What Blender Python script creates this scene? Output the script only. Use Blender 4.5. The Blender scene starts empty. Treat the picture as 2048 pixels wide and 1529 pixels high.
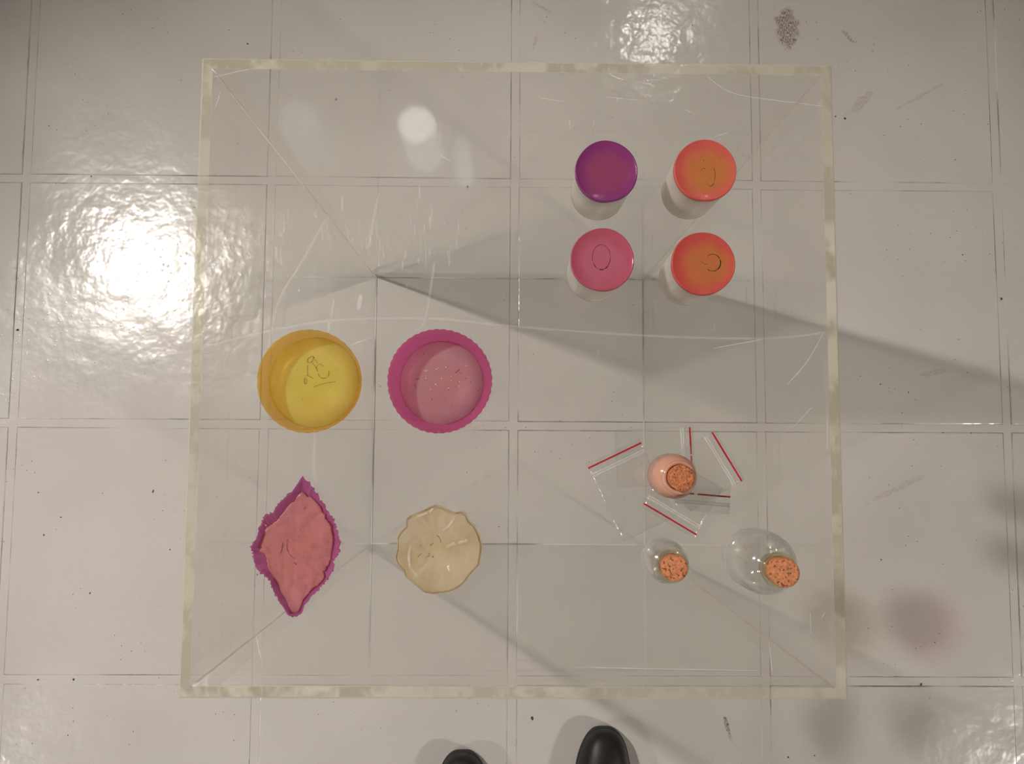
import bpy, bmesh, math, random
from mathutils import Vector, Matrix, noise as mnoise

# ------------------------------------------------------------------ scene, camera, lights
scn = bpy.context.scene
COL = scn.collection
W, H, F = 2048, 1529, 1536.0
SXH, SYH, HH = 0.2520, 0.2484, 0.7904          # plinth half width, half depth, height
CAM = Vector((-0.0098, -0.0533, 1.3839))
ROT = (0.0743, -0.0111, 0.0059)
camd = bpy.data.cameras.new('camera')
camd.sensor_fit = 'HORIZONTAL'; camd.sensor_width = 36.0
camd.lens = 36.0 * F / W
camd.clip_start = 0.01
cam = bpy.data.objects.new('camera', camd)
COL.objects.link(cam)
cam.location = CAM
cam.rotation_euler = ROT
scn.camera = cam
CM = (Matrix.Rotation(ROT[2], 3, 'Z') @ Matrix.Rotation(ROT[1], 3, 'Y') @ Matrix.Rotation(ROT[0], 3, 'X'))


def P(x, y, z):
    """photo pixel -> point on the horizontal plane at height z"""
    d = CM @ Vector(((x - W / 2) / F, -(y - H / 2) / F, -1.0))
    t = (z - CAM.z) / d.z
    return CAM + d * t


scn.view_settings.view_transform = 'Standard'
scn.view_settings.look = 'None'
scn.view_settings.gamma = 1.0
scn.view_settings.use_curve_mapping = False
scn.view_settings.exposure = 0.30
scn.cycles.use_denoising = True
scn.cycles.transparent_max_bounces = 32
scn.cycles.max_bounces = 10
scn.cycles.diffuse_bounces = 3
scn.cycles.use_adaptive_sampling = True
scn.cycles.adaptive_threshold = 0.12
scn.cycles.adaptive_min_samples = 10
scn.cycles.glossy_bounces = 4
scn.cycles.transmission_bounces = 8
scn.cycles.sample_clamp_indirect = 6.0
scn.cycles.caustics_reflective = False
scn.cycles.caustics_refractive = False
scn.cycles.blur_glossy = 0.5

world = bpy.data.worlds.new('room_world')
scn.world = world
world.use_nodes = True
world.node_tree.nodes['Background'].inputs[0].default_value = (0.8, 0.78, 0.75, 1)
world.node_tree.nodes['Background'].inputs[1].default_value = 0.1

ROOM = 3.4          # half size of the room
CEIL = 3.15
# gallery spotlights and added fill spots: position of lens, aim, power, spot angle, lens radius
WARM = (1.0, 0.935, 0.865)
SPOTS = [
    ((-1.96, 0.87, 2.74), (0.12, -0.52, 0.05), 205, 59, 0.055),
    ((0.82, 2.20, 2.74), (0.1, 0.1, 0.2), 7, 75, 0.045),
    ((0.9, 2.75, 2.74), (1.1, 3.4, 1.2), 150, 95, 0.045),  # unseen, added: bounces soft fill off the back wall
    ((-3.2, -2.0, 2.74), (0.25, -0.72, 0.0), 90, 46, 0.10),
    ((3.2, -2.15, 2.74), (0.25, -0.60, 0.0), 150, 52, 0.10),  # unseen, added to brighten the floor from the right
]

rnd = random.Random(7)


# ------------------------------------------------------------------ material helpers
class MT:
    def __init__(s, name):
        s.m = bpy.data.materials.new(name)
        s.m.use_nodes = True
        s.nt = s.m.node_tree
        s.nt.nodes.clear()
        s.out = s.n('ShaderNodeOutputMaterial')

    def n(s, t, ins=None, **kw):
        nd = s.nt.nodes.new(t)
        for k, v in kw.items():
            setattr(nd, k, v)
        for k, v in (ins or {}).items():
            s.set(nd.inputs[k], v)
        return nd

    def set(s, sock, v):
        if isinstance(v, bpy.types.NodeSocket):
            s.nt.links.new(v, sock)
        elif isinstance(v, bpy.types.Node):
            s.nt.links.new(v.outputs[0], sock)
        else:
            if sock.type == 'RGBA' and len(v) == 3:
                v = (*v, 1)
            sock.default_value = v

    def math(s, op, a, b=0.0, clamp=False):
        nd = s.n('ShaderNodeMath', operation=op, use_clamp=clamp)
        s.set(nd.inputs[0], a); s.set(nd.inputs[1], b)
        return nd.outputs[0]

    def mixc(s, f, a, b, blend='MIX'):
        nd = s.n('ShaderNodeMix', data_type='RGBA', blend_type=blend)
        s.set(nd.inputs[0], f); s.set(nd.inputs[6], a); s.set(nd.inputs[7], b)
        return nd.outputs[2]

    def mixs(s, f, a, b):
        nd = s.n('ShaderNodeMixShader')
        s.set(nd.inputs[0], f); s.set(nd.inputs[1], a); s.set(nd.inputs[2], b)
        return nd.outputs[0]

    def ramp(s, f, a, b):
        nd = s.n('ShaderNodeMapRange', interpolation_type='SMOOTHSTEP')
        s.set(nd.inputs[0], f); nd.inputs[1].default_value = a; nd.inputs[2].default_value = b
        return nd.outputs[0]

    def noise(s, scale, detail=3, vec=None, rough=0.5):
        nd = s.n('ShaderNodeTexNoise')
        nd.inputs['Scale'].default_value = scale
        nd.inputs['Detail'].default_value = detail
        nd.inputs['Roughness'].default_value = rough
        if vec is not None:
            s.set(nd.inputs['Vector'], vec)
        return nd.outputs['Fac']

    def pos(s):
        return s.n('ShaderNodeNewGeometry').outputs['Position']

    def obj(s):
        return s.n('ShaderNodeTexCoord').outputs['Object']

    def scale(s, v, sc, rot=0.0, loc=(0, 0, 0)):
        nd = s.n('ShaderNodeMapping')
        s.set(nd.inputs['Vector'], v)
        nd.inputs['Scale'].default_value = sc
        nd.inputs['Rotation'].default_value = (0, 0, rot)
        nd.inputs['Location'].default_value = loc
        return nd.outputs[0]

    def bump(s, h, strength, dist=0.01):
        nd = s.n('ShaderNodeBump')
        nd.inputs['Strength'].default_value = strength
        nd.inputs['Distance'].default_value = dist
        s.set(nd.inputs['Height'], h)
        return nd.outputs[0]

    def bsdf(s, **kw):
        nd = s.n('ShaderNodeBsdfPrincipled')
        for k, v in kw.items():
            s.set(nd.inputs[k.replace('_', ' ')], v)
        return nd.outputs[0]

    def fresnel(s, f0=0.04, normal=None):
        """Schlick, the same from both sides of a thin sheet"""
        g = s.n('ShaderNodeNewGeometry')
        d = s.n('ShaderNodeVectorMath', operation='DOT_PRODUCT')
        s.set(d.inputs[0], g.outputs['Incoming']); s.set(d.inputs[1], normal or g.outputs['Normal'])
        c = s.math('ABSOLUTE', d.outputs['Value'])
        k = s.math('POWER', s.math('SUBTRACT', 1.0, c, clamp=True), 5.0)
        return s.math('ADD', s.math('MULTIPLY', k, 1.0 - f0), f0)

    def done(s, surf):
        s.set(s.out.inputs[0], surf)
        return s.m


def lin(r, g, b):
    f = lambda c: (c / 255 / 12.92) if c <= 10 else ((c / 255 + 0.055) / 1.055) ** 2.4
    return (f(r), f(g), f(b))


def clear_mat(name, tint=(1, 1, 1), f0=0.04, rough=0.02, haze=0.0, hazecol=(0.8, 0.8, 0.78), bump=None):
    m = MT(name)
    nrm = None
    if bump:
        nrm = m.bump(m.noise(bump[0], 3, m.obj()), bump[1], bump[2])
    t = m.n('ShaderNodeBsdfTransparent', {0: tint})
    g = m.n('ShaderNodeBsdfGlossy', {'Color': (1, 1, 1), 'Roughness': rough})
    if nrm is not None:
        m.set(g.inputs['Normal'], nrm)
    s = m.mixs(m.fresnel(f0, nrm), t, g)
    if haze > 0:
        d = m.n('ShaderNodeBsdfDiffuse', {'Color': hazecol})
        tr = m.n('ShaderNodeBsdfTranslucent', {'Color': hazecol})
        s = m.mixs(haze, s, m.mixs(0.5, d, tr))
    return m.done(s)


def simple(name, col, rough=0.5, noise=None, **kw):
    m = MT(name)
    c = col
    if noise:
        c = m.mixc(m.ramp(m.noise(noise[0], 4, m.obj()), 0.35, 0.65), col, noise[1])
    return m.done(m.bsdf(Base_Color=c, Roughness=rough, **kw))


# ------------------------------------------------------------------ object helpers
def tag(o, label=None, cat=None, group=None, kind=None):
    if label: o['label'] = label
    if cat: o['category'] = cat
    if group: o['group'] = group
    if kind: o['kind'] = kind
    return o


def empty(name, loc, rz=0.0):
    o = bpy.data.objects.new(name, None)
    o.empty_display_size = 0.02
    o.location = loc
    o.rotation_euler = (0, 0, rz)
    COL.objects.link(o)
    return o


def mesh(name, verts, faces, mat, parent=None, smooth=False, mats=None, fm=None, loc=None):
    me = bpy.data.meshes.new(name)
    me.from_pydata([tuple(v) for v in verts], [], faces)
    me.validate()
    for mm in (mats or [mat]):
        me.materials.append(mm)
    if fm:
        for p, i in zip(me.polygons, fm):
            p.material_index = i
    bm = bmesh.new(); bm.from_mesh(me)
    bmesh.ops.recalc_face_normals(bm, faces=bm.faces)
    bm.to_mesh(me); bm.free()
    if smooth:
        for p in me.polygons:
            p.use_smooth = True
    o = bpy.data.objects.new(name, me)
    COL.objects.link(o)
    if parent: o.parent = parent
    if loc is not None: o.location = loc
    return o


def boxgeo(x0, x1, y0, y1, z0, z1):
    v = [(x, y, z) for z in (z0, z1) for y in (y0, y1) for x in (x0, x1)]
    f = [(0, 2, 3, 1), (4, 5, 7, 6), (0, 1, 5, 4), (2, 6, 7, 3), (0, 4, 6, 2), (1, 3, 7, 5)]
    return v, f


def box(name, x0, x1, y0, y1, z0, z1, mat, parent=None):
    v, f = boxgeo(x0, x1, y0, y1, z0, z1)
    return mesh(name, v, f, mat, parent)


def lathe(name, prof, mat, parent=None, seg=64, smooth=True, rfun=None, closed=False, loc=None):
    """prof: list of (r, z); ends with r = 0 are closed to a point"""
    v, f = [], []
    rings = []
    for (r, z) in prof:
        if r <= 1e-6:
            v.append((0, 0, z)); rings.append([len(v) - 1])
        else:
            ring = []
            for k in range(seg):
                a = 2 * math.pi * k / seg
                rr = r if rfun is None else rfun(r, z, a)
                v.append((rr * math.cos(a), rr * math.sin(a), z)); ring.append(len(v) - 1)
            rings.append(ring)
    pairs = list(zip(rings[:-1], rings[1:]))
    if closed: pairs.append((rings[-1], rings[0]))
    for A, B in pairs:
        for k in range(seg):
            k2 = (k + 1) % seg
            if len(A) == 1 and len(B) == 1: continue
            if len(A) == 1: f.append((A[0], B[k2], B[k]))
            elif len(B) == 1: f.append((A[k], A[k2], B[0]))
            else: f.append((A[k], A[k2], B[k2], B[k]))
    return mesh(name, v, f, mat, parent, smooth, loc=loc)


def ribbon_geo(pts, w, t, V, FC):
    """flat tapering ribbon along pts, w wide, t thick, laid on the pts' own height"""
    n = len(pts)
    b = len(V)
    for i, p in enumerate(pts):
        a = pts[max(0, i - 1)]; c = pts[min(n - 1, i + 1)]
        d = Vector((c[0] - a[0], c[1] - a[1], 0)).normalized()
        s = Vector((-d.y, d.x, 0))
        ww = w * (0.35 if i in (0, n - 1) and n > 2 else 1.0) / 2
        V += [Vector(p) + s * ww, Vector(p) - s * ww, Vector(p) - s * ww + Vector((0, 0, t)), Vector(p) + s * ww + Vector((0, 0, t))]
    for i in range(n - 1):
        o = b + 4 * i
        for k in range(4):
            k2 = (k + 1) % 4
            FC.append((o + k, o + k2, o + 4 + k2, o + 4 + k))
    FC.append((b + 3, b + 2, b + 1, b)); e = b + 4 * (n - 1)
    FC.append((e, e + 1, e + 2, e + 3))


def smooth_path(pts, n=6):
    out = []
    m = len(pts)
    for i in range(m - 1):
        p0, p1, p2, p3 = pts[max(0, i - 1)], pts[i], pts[i + 1], pts[min(m - 1, i + 2)]
        for k in range(n):
            t = k / n
            q = []
            for j in range(len(p1)):
                q.append(0.5 * ((2 * p1[j]) + (-p0[j] + p2[j]) * t + (2 * p0[j] - 5 * p1[j] + 4 * p2[j] - p3[j]) * t * t
                                + (-p0[j] + 3 * p1[j] - 3 * p2[j] + p3[j]) * t ** 3))
            out.append(tuple(q))
    out.append(tuple(pts[-1]))
    return out


# ------------------------------------------------------------------ room
def tile_material(name, is_tile, half):
    m = MT(name)
    p = m.pos()
    big = m.noise(2.6, 2, p)
    mid = m.noise(8, 2, p)
    base = m.mixc(m.ramp(big, 0.3, 0.7), (0.60, 0.575, 0.545), (0.66, 0.635, 0.605))
    base = m.mixc(m.math('MULTIPLY', m.ramp(m.noise(38, 2, m.scale(p, (1, 6, 1))), 0.5, 0.8), 0.16), base, (0.52, 0.49, 0.46))
    # tiny dirt specks
    vor = m.n('ShaderNodeTexVoronoi', {'Scale': 62.0, 'Vector': p})
    sp = m.math('MULTIPLY', m.math('LESS_THAN', vor.outputs['Distance'], 0.075),
                m.math('GREATER_THAN', mid, 0.53))
    base = m.mixc(m.math('MULTIPLY', sp, 0.65), base, (0.16, 0.13, 0.11))
    nz1 = m.math('MULTIPLY', m.math('SUBTRACT', m.noise(70, 2, p), 0.5), 1.4)
    nz2 = m.ramp(m.noise(420, 2, m.scale(p, (2.2, 0.5, 1))), 0.38, 0.6)
    # scuffs and smears: pixel centre, half axes in metres, rotation, strength
    for (x, y, rx, ry, rot, st, col) in [
            (1574, 54, 0.027, 0.046, 0.05, 0.95, (0.20, 0.14, 0.11)),
            (1722, 205, 0.042, 0.011, 0.75, 0.45, (0.33, 0.27, 0.23)),
            (1695, 72, 0.018, 0.005, -0.8, 0.7, (0.2, 0.17, 0.14)),
            (1845, 190, 0.07, 0.004, 0.5, 0.35, (0.3, 0.26, 0.22)),
            (1800, 975, 0.08, 0.006, 0.45, 0.35, (0.3, 0.26, 0.22)),
            (1870, 745, 0.03, 0.006, 0.2, 0.4, (0.3, 0.27, 0.24)),
            (1455, 1455, 0.005, 0.026, 0.25, 0.9, (0.13, 0.11, 0.1)),
            (1085, 15, 0.03, 0.003, -0.5, 0.5, (0.3, 0.25, 0.2)),
            (1070, 85, 0.004, 0.02, -0.3, 0.45, (0.3, 0.25, 0.2))]:
        c = P(x, y, 0)
        q = m.scale(m.n('ShaderNodeVectorMath', {0: p, 1: (c.x, c.y, 0)}, operation='SUBTRACT').outputs[0],
                    (1, 1, 0), 0)
        rotn = m.n('ShaderNodeVectorRotate', {'Vector': q, 'Angle': -rot}, rotation_type='Z_AXIS')
        q2 = m.scale(rotn.outputs[0], (1 / rx, 1 / ry, 0))
        ln = m.n('ShaderNodeVectorMath', {0: q2}, operation='LENGTH').outputs['Value']
        edge = m.math('ADD', ln, nz1)
        mk = m.math('MULTIPLY', m.ramp(edge, 1.0, 0.55), nz2)
        base = m.mixc(m.math('MULTIPLY', mk, st), base, col)
    if is_tile:
        # grime caught along the tile's edges
        o = m.obj()
        sx = m.n('ShaderNodeSeparateXYZ', {0: o})
        ax = m.math('ABSOLUTE', sx.outputs[0]); ay = m.math('ABSOLUTE', sx.outputs[1])
        e = m.math('MAXIMUM', ax, ay)
        e = m.math('ADD', e, m.math('MULTIPLY', nz1, 0.0018))
        gr = m.math('MULTIPLY', m.ramp(e, half - 0.0030, half - 0.0008), m.ramp(mid, 0.36, 0.62))
        base = m.mixc(m.math('MULTIPLY', gr, 0.8), base, (0.17, 0.145, 0.13))
    # painted, uneven, glossy surface
    h1 = m.noise(14, 2, p, 0.55)
    h2 = m.noise(75, 1, p, 0.6)
    vb = m.n('ShaderNodeTexVoronoi', {'Scale': 85.0, 'Vector': p})
    pimple = m.math('MULTIPLY', m.ramp(vb.outputs['Distance'], 0.22, 0.05), m.ramp(big, 0.5, 0.68))
    hh = m.math('ADD', m.math('ADD', m.math('MULTIPLY', h1, 1.0), m.math('MULTIPLY', h2, 0.20)), m.math('MULTIPLY', pimple, 0.10))
    nrm = m.bump(hh, 1.0, 0.0021)
    rough = m.math('ADD', 0.13, m.math('MULTIPLY', m.ramp(big, 0.35, 0.7), 0.14))
    s = m.bsdf(Base_Color=base, Roughness=rough, Normal=nrm, IOR=1.46)
    return m.done(s)


T = 0.4473
GAP = 0.014
half = (T - GAP) / 2
M_tile = tile_material('painted_tile', True, half)
M_grout = tile_material('painted_grout', False, half)
M_wall = simple('wall_paint', (0.78, 0.73, 0.665), 0.7, (3, (0.74, 0.69, 0.625)))
M_ceil = simple('ceiling_paint', (0.76, 0.71, 0.645), 0.8, (2, (0.73, 0.68, 0.615)))

fv, ff = boxgeo(-ROOM, ROOM, -ROOM, ROOM, -0.1, -0.0010)
floor = tag(mesh('floor', fv, ff, M_grout), 'glossy white painted tile floor with dirty joints', kind='structure')
# one bevelled tile shared by all
b = 0.0022
tv, tf = [], []
for (hx, z) in ((half, -0.05), (half, -b * 0.7), (half - b * 0.35, -b * 0.2), (half - b, 0.0)):
    tv += [(-hx, -hx, z), (hx, -hx, z), (hx, hx, z), (-hx, hx, z)]
for r in range(3):
    for k in range(4):
        k2 = (k + 1) % 4
        tf.append((4 * r + k, 4 * r + k2, 4 * r + 4 + k2, 4 * r + 4 + k))
tf += [(12, 13, 14, 15), (3, 2, 1, 0)]
tile0 = mesh('tile', tv, tf, M_tile, floor)
first = True
OX, OY = -0.8865, 0.4181
for i in range(-5, 9):
    for j in range(-6, 8):
        x = OX + (i + 0.5) * T; y = OY - (j + 0.5) * T
        if abs(x) + half > ROOM or abs(y) + half > ROOM: continue
        t = tile0 if first else tile0.copy()
        if not first:
            COL.objects.link(t); t.parent = floor
        first = False
        t.location = (x, y, rnd.uniform(-0.0003, 0.0003))
        t.rotation_euler = (rnd.gauss(0, 0.0012), rnd.gauss(0, 0.0012), rnd.gauss(0, 0.0012))

tag(box('ceiling', -ROOM, ROOM, -ROOM, ROOM, CEIL, CEIL + 0.1, M_ceil), 'plain off-white painted ceiling', kind='structure')
for nm, a in (('wall_left', (-ROOM - 0.1, -ROOM, -ROOM, ROOM)), ('wall_right', (ROOM, ROOM + 0.1, -ROOM, ROOM)),
              ('wall_back', (-ROOM, ROOM, ROOM, ROOM + 0.1)), ('wall_front', (-ROOM, ROOM, -ROOM - 0.1, -ROOM))):
    tag(box(nm, *a, -0.1, CEIL + 0.1, M_wall), 'plain off-white painted gallery wall', kind='structure')

# ------------------------------------------------------------------ ceiling lamps
M_can = simple('lamp_white_metal', (0.75, 0.75, 0.78), 0.4, (30, (0.72, 0.72, 0.75)))
def emit(name, col, st):
    m = MT(name)
    e = m.n('ShaderNodeEmission', {'Color': col, 'Strength': st})
    return m.done(e.outputs[0])
M_lens = emit('lamp_lens_glow', (1, 0.94, 0.86), 25.0)
M_diff = emit('lamp_diffuser_glow', (1, 0.97, 0.92), 2.7)
M_glow = emit('lamp_can_added_glow', (0.93, 0.91, 1.0), 1.0)  # glow added to the cans so their mirror image shows
M_dim = emit('unlit_can_added_glow', (1.0, 0.97, 0.95), 0.38)  # this downlight is unlit; its can gets a faint added glow
M_dimface = emit('lamp_face_added_glow', (1.0, 0.98, 0.93), 0.62)  # faint added glow so the faces show in the plinth's top

for idx, (loc, aim, power, ang, rad) in enumerate(SPOTS):
    side = ['high on the left', 'over the back right', 'added to wash the back wall for fill', 'near the left wall', 'added near the right wall for fill'][idx]
    L = Vector(loc); A = Vector(aim)
    root = empty('ceiling_spotlight', L)
    tag(root, 'white cylindrical gallery spotlight ' + side, 'spotlight', 'gallery spotlights under the ceiling')
    q = (A - L).to_track_quat('-Z', 'Y')
    R = max(rad * 1.35, 0.045)
    can = lathe('lamp_can', [(R, -0.015), (R, 0.15), (R * 0.8, 0.17), (0, 0.17)], M_can, root, 32)
    can.rotation_mode = 'QUATERNION'; can.rotation_quaternion = q
    inner = lathe('lamp_lens', [(0, 0.012), (rad, 0.012), (rad, 0.016), (0, 0.016)], M_lens, root, 32)
    inner.rotation_mode = 'QUATERNION'; inner.rotation_quaternion = q
    top = q @ Vector((0, 0, 0.16))
    lathe('lamp_stem', [(0, 0), (0.008, 0), (0.008, CEIL - L.z - top.z), (0, CEIL - L.z - top.z)], M_can, root, 12, loc=top)
    ld = bpy.data.lights.new('spot_light', 'SPOT')
    ld.energy = power; ld.color = WARM
    ld.spot_size = math.radians(ang); ld.spot_blend = 1.0 if ang < 30 else 0.9
    ld.shadow_soft_size = rad
    lo = bpy.data.objects.new('spot_light', ld)
    COL.objects.link(lo); lo.parent = root
    lo.location = q @ Vector((0, 0, -0.03))
    lo.rotation_mode = 'QUATERNION'; lo.rotation_quaternion = q

# round downlights whose image the plinth's top mirrors
def plate_mirror(x, y, z):
    p = P(x, y, 2 * HH - z)
    return Vector((p.x, p.y, z))
for (x, y, z, r, ln, mat, lab) in ((833, 247, 2.85, 0.066, None, (M_diff, M_glow), 'white cylindrical downlight with glowing round diffuser'),
                                   (595, 237, 2.85, 0.07, None, (M_dimface, M_dim), 'unlit white cylindrical downlight with round face, faint glow added'),
                                   (922, 290, 2.80, 0.027, None, (M_dimface, M_glow), 'slim white tube fitting beside the glowing downlight')):
    c = plate_mirror(x, y, z)
    ro = tag(empty('ceiling_downlight', c), lab, 'downlight')
    lathe('lamp_can', [(r, 0.0), (r * 1.03, 0.004), (r * 1.03, CEIL - z), (0, CEIL - z)], mat[1], ro, 40)
    lathe('lamp_diffuser', [(0, 0.0), (r * 0.97, 0.0), (r * 0.97, 0.006), (0, 0.006)], mat[0], ro, 40)

# ------------------------------------------------------------------ acrylic plinth
M_acr = clear_mat('clear_acrylic', (0.992, 0.992, 0.986), 0.04, 0.03)
M_acr_top = clear_mat('clear_acrylic_top', (0.995, 0.993, 0.988), 0.042, 0.045, haze=0.03, hazecol=(0.78, 0.74, 0.70))


def edge_material():
    m = MT('acrylic_cut_edge')
    o = m.obj()
    st = m.noise(30, 3, m.scale(o, (1, 1, 0.2), 0.78))
    st2 = m.noise(160, 3, m.scale(o, (1.0, 0.35, 1), 0.9))
    big = m.noise(4.0, 2, o)
    c = m.mixc(m.ramp(st, 0.42, 0.58), (0.90, 0.87, 0.70), (0.56, 0.52, 0.38))
    c = m.mixc(m.math('MULTIPLY', m.ramp(st2, 0.5, 0.7), 0.45), c, (0.97, 0.96, 0.82))
    c = m.mixc(m.math('MULTIPLY', m.ramp(big, 0.45, 0.65), 0.5), c, (0.70, 0.67, 0.54))
    d = m.n('ShaderNodeBsdfDiffuse', {'Color': c})
    tr = m.n('ShaderNodeBsdfTranslucent', {'Color': c})
    t = m.n('ShaderNodeBsdfTransparent', {0: (0.95, 0.94, 0.84)})
    g = m.n('ShaderNodeBsdfGlossy', {'Color': (1, 1, 1), 'Roughness': 0.18})
    s = m.mixs(0.35, d, tr)
    s = m.mixs(m.math('ADD', 0.34, m.math('MULTIPLY', m.ramp(big, 0.4, 0.6), 0.22)), s, t)
    return m.done(m.mixs(m.fresnel(0.05), s, g))


M_edge = edge_material()
M_arris = clear_mat('acrylic_arris', (0.97, 0.96, 0.86), 0.10, 0.15, haze=0.55, hazecol=(0.93, 0.91, 0.76))
mS = MT('glue_seam')
M_seam = mS.done(mS.mixs(0.62, mS.n('ShaderNodeBsdfTransparent', {0: (1, 1, 1)}),
                         mS.n('ShaderNodeBsdfGlossy', {'Color': (1, 0.98, 0.93), 'Roughness': 0.35})))
mB = MT('base_bead')
M_bead = mB.done(mB.mixs(mB.ramp(mB.noise(11, 3, mB.obj()), 0.4, 0.62), mB.bsdf(Base_Color=(0.30, 0.28, 0.26), Roughness=0.4),
                         mB.bsdf(Base_Color=(0.9, 0.88, 0.85), Roughness=0.25)))

plinth = tag(empty('display_plinth', (0, 0, 0)), 'tall clear acrylic box plinth with pale yellow cut edges', 'plinth')
TH = 0.0088
X, Y = SXH, SYH
x, y = X - TH, Y - TH
zb, zt = 0.0004, HH
def panel(o0, o1, i0, i1):
    v = [(*o0, zb), (*o1, zb), (*i1, zb), (*i0, zb), (*o0, zt - .0008), (*o1, zt - .0008), (*i1, zt), (*i0, zt)]
    e0 = Vector(o0); e1 = Vector(o1); c0 = Vector(i0); c1 = Vector(i1)
    k = 0.16
    p0 = e0.lerp(c0, k); p1 = e1.lerp(c1, k)
    v = [(*o0, zb), (*o1, zb), (*i1, zb), (*i0, zb),
         (*o0, zt - .0009), (*o1, zt - .0009), (*p1, zt), (*p0, zt), (*i1, zt), (*i0, zt)]
    f = [(0, 1, 5, 4), (4, 5, 6, 7), (7, 6, 8, 9), (2, 3, 9, 8), (0, 3, 2, 1), (1, 2, 8, 6, 5), (3, 0, 4, 7, 9)]
    return v, f, [0, 2, 1, 0, 0, 0, 0]
for (o0, o1, i0, i1) in (((-X, Y), (X, Y), (-x, y), (x, y)), ((X, Y), (X, -Y), (x, y), (x, -y)),
                         ((X, -Y), (-X, -Y), (x, -y), (-x, -y)), ((-X, -Y), (-X, Y), (-x, -y), (-x, y))):
    v, f, fm = panel(o0, o1, i0, i1)
    mesh('side_panel', v, f, None, plinth, mats=[M_acr, M_edge, M_arris], fm=fm)
box('top_panel', -x + .0002, x - .0002, -y + .0002, y - .0002, HH - 0.0085, HH - 0.0002, M_acr_top, plinth)
# mitred glue seams down the corners
for sx in (-1, 1):
    for sy in (-1, 1):
        a = Vector((sx * X, sy * Y)); c = Vector((sx * x, sy * y))
        d = (c - a).normalized(); s = Vector((-d.y, d.x)) * 0.0003
        a2 = a + d * 0.0012; c2 = c + d * 0.0006
        pts = [a2 + s, a2 - s, c2 - s, c2 + s]
        v = [(*p, zb) for p in pts] + [(*p, HH - 0.010) for p in pts]
        mesh('glue_seam', v, [(0, 1, 2, 3), (4, 5, 6, 7), (0, 1, 5, 4), (1, 2, 6, 5), (2, 3, 7, 6), (3, 0, 4, 7)], M_seam, plinth)
bw = 0.0011
for (x0, x1, y0, y1) in ((-x, x, y - bw, y), (-x, x, -y, -y + bw), (-x, -x + bw, -y + bw, y - bw), (x - bw, x, -y + bw, y - bw)):
    box('base_bead', x0, x1, y0, y1, 0.0003, 0.0012, M_bead, plinth)

# scratches in the top
mk = MT('scratch_white')
M_scr = mk.done(mk.mixs(0.20, mk.n('ShaderNodeBsdfTransparent', {0: (1, 1, 1)}), mk.bsdf(Base_Color=(0.92, 0.90, 0.87), Roughness=0.3)))
mk = MT('scratch_faint')
M_scr2 = mk.done(mk.mixs(0.075, mk.n('ShaderNodeBsdfTransparent', {0: (1, 1, 1)}), mk.bsdf(Base_Color=(0.92, 0.90, 0.87), Roughness=0.3)))
ZS = HH - 0.0001
faint = [([(655, 434), (600, 530), (560, 595), (545, 650), (543, 700)], 5), ([(396, 698), (547, 660), (683, 640), (870, 638), (990, 650), (1212, 667), (1400, 676), (1560, 676), (1655, 664)], 4.5),
         ([(668, 600), (640, 760), (628, 950), (655, 1080)], 6), ([(870, 520), (850, 640), (830, 660)], 5), ([(760, 380), (735, 500)], 6)]
strong = [([(1413, 152), (1464, 186), (1553, 201), (1652, 213)], 1.8), ([(1212, 140), (1226, 152), (1248, 160)], 3), ([(1425, 275), (1462, 263)], 1.5),
          ([(902, 862), (960, 851), (1020, 838)], 1.4), ([(937, 880), (997, 804)], 1.4), ([(1235, 613), (1325, 597)], 1.5), ([(1427, 697), (1533, 678)], 1.6),
          ([(1574, 770), (1615, 722), (1649, 662)], 1.8), ([(1587, 855), (1625, 814)], 1.6), ([(1655, 835), (1654, 900)], 1.4), ([(1538, 1281), (1541, 1315), (1545, 1346)], 2.2),
          ([(1150, 1335), (1348, 1339), (1526, 1342)], 1.3), ([(424, 155), (460, 147), (512, 135)], 1.5), ([(431, 215), (442, 180)], 1.5), ([(700, 690), (745, 675)], 1.5),
          ([(1300, 160), (1320, 160)], 1.6), ([(1370, 220), (1392, 229)], 1.8), ([(716, 620), (722, 590)], 8), ([(880, 310), (906, 326)], 1.6), ([(510, 1265), (525, 1330)], 2),
          ([(1620, 1225), (1622, 1270)], 1.5), ([(1655, 1219), (1642, 1238)], 1.6), ([(1080, 196), (1130, 204)], 1.5), ([(1210, 194), (1275, 200)], 1.2)]
for lst, mat, nm in ((faint, M_scr2, 'faint_scratch'), (strong, M_scr, 'scratch')):
    V, FC = [], []
    for pts, w in lst:
        ribbon_geo([P(a, c, ZS) for a, c in smooth_path(pts, 5)], w * 3.85e-4, 0.00008, V, FC)
    if mat is M_scr2:
        for k in range(70):     # short rubbed ticks across the back left of the top
            a = rnd.uniform(470, 920); c = rnd.gauss(470, 35)
            l = rnd.uniform(8, 32)
            ribbon_geo([P(a, c - l / 2, ZS), P(a + 1, c + l / 2, ZS)], rnd.uniform(1.5, 5) * 3.85e-4, 0.00008, V, FC)
        for k in range(16):
            a = rnd.uniform(1050, 1640); c = rnd.uniform(200, 760); l = rnd.uniform(8, 36)
            ribbon_geo([P(a, c - l / 2, ZS), P(a + rnd.uniform(-2, 3), c + l / 2, ZS)], rnd.uniform(1.5, 4) * 3.85e-4, 0.00008, V, FC)
    o = mesh(nm, V, FC, mat, plinth)
    o['kind'] = 'stuff'

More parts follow.
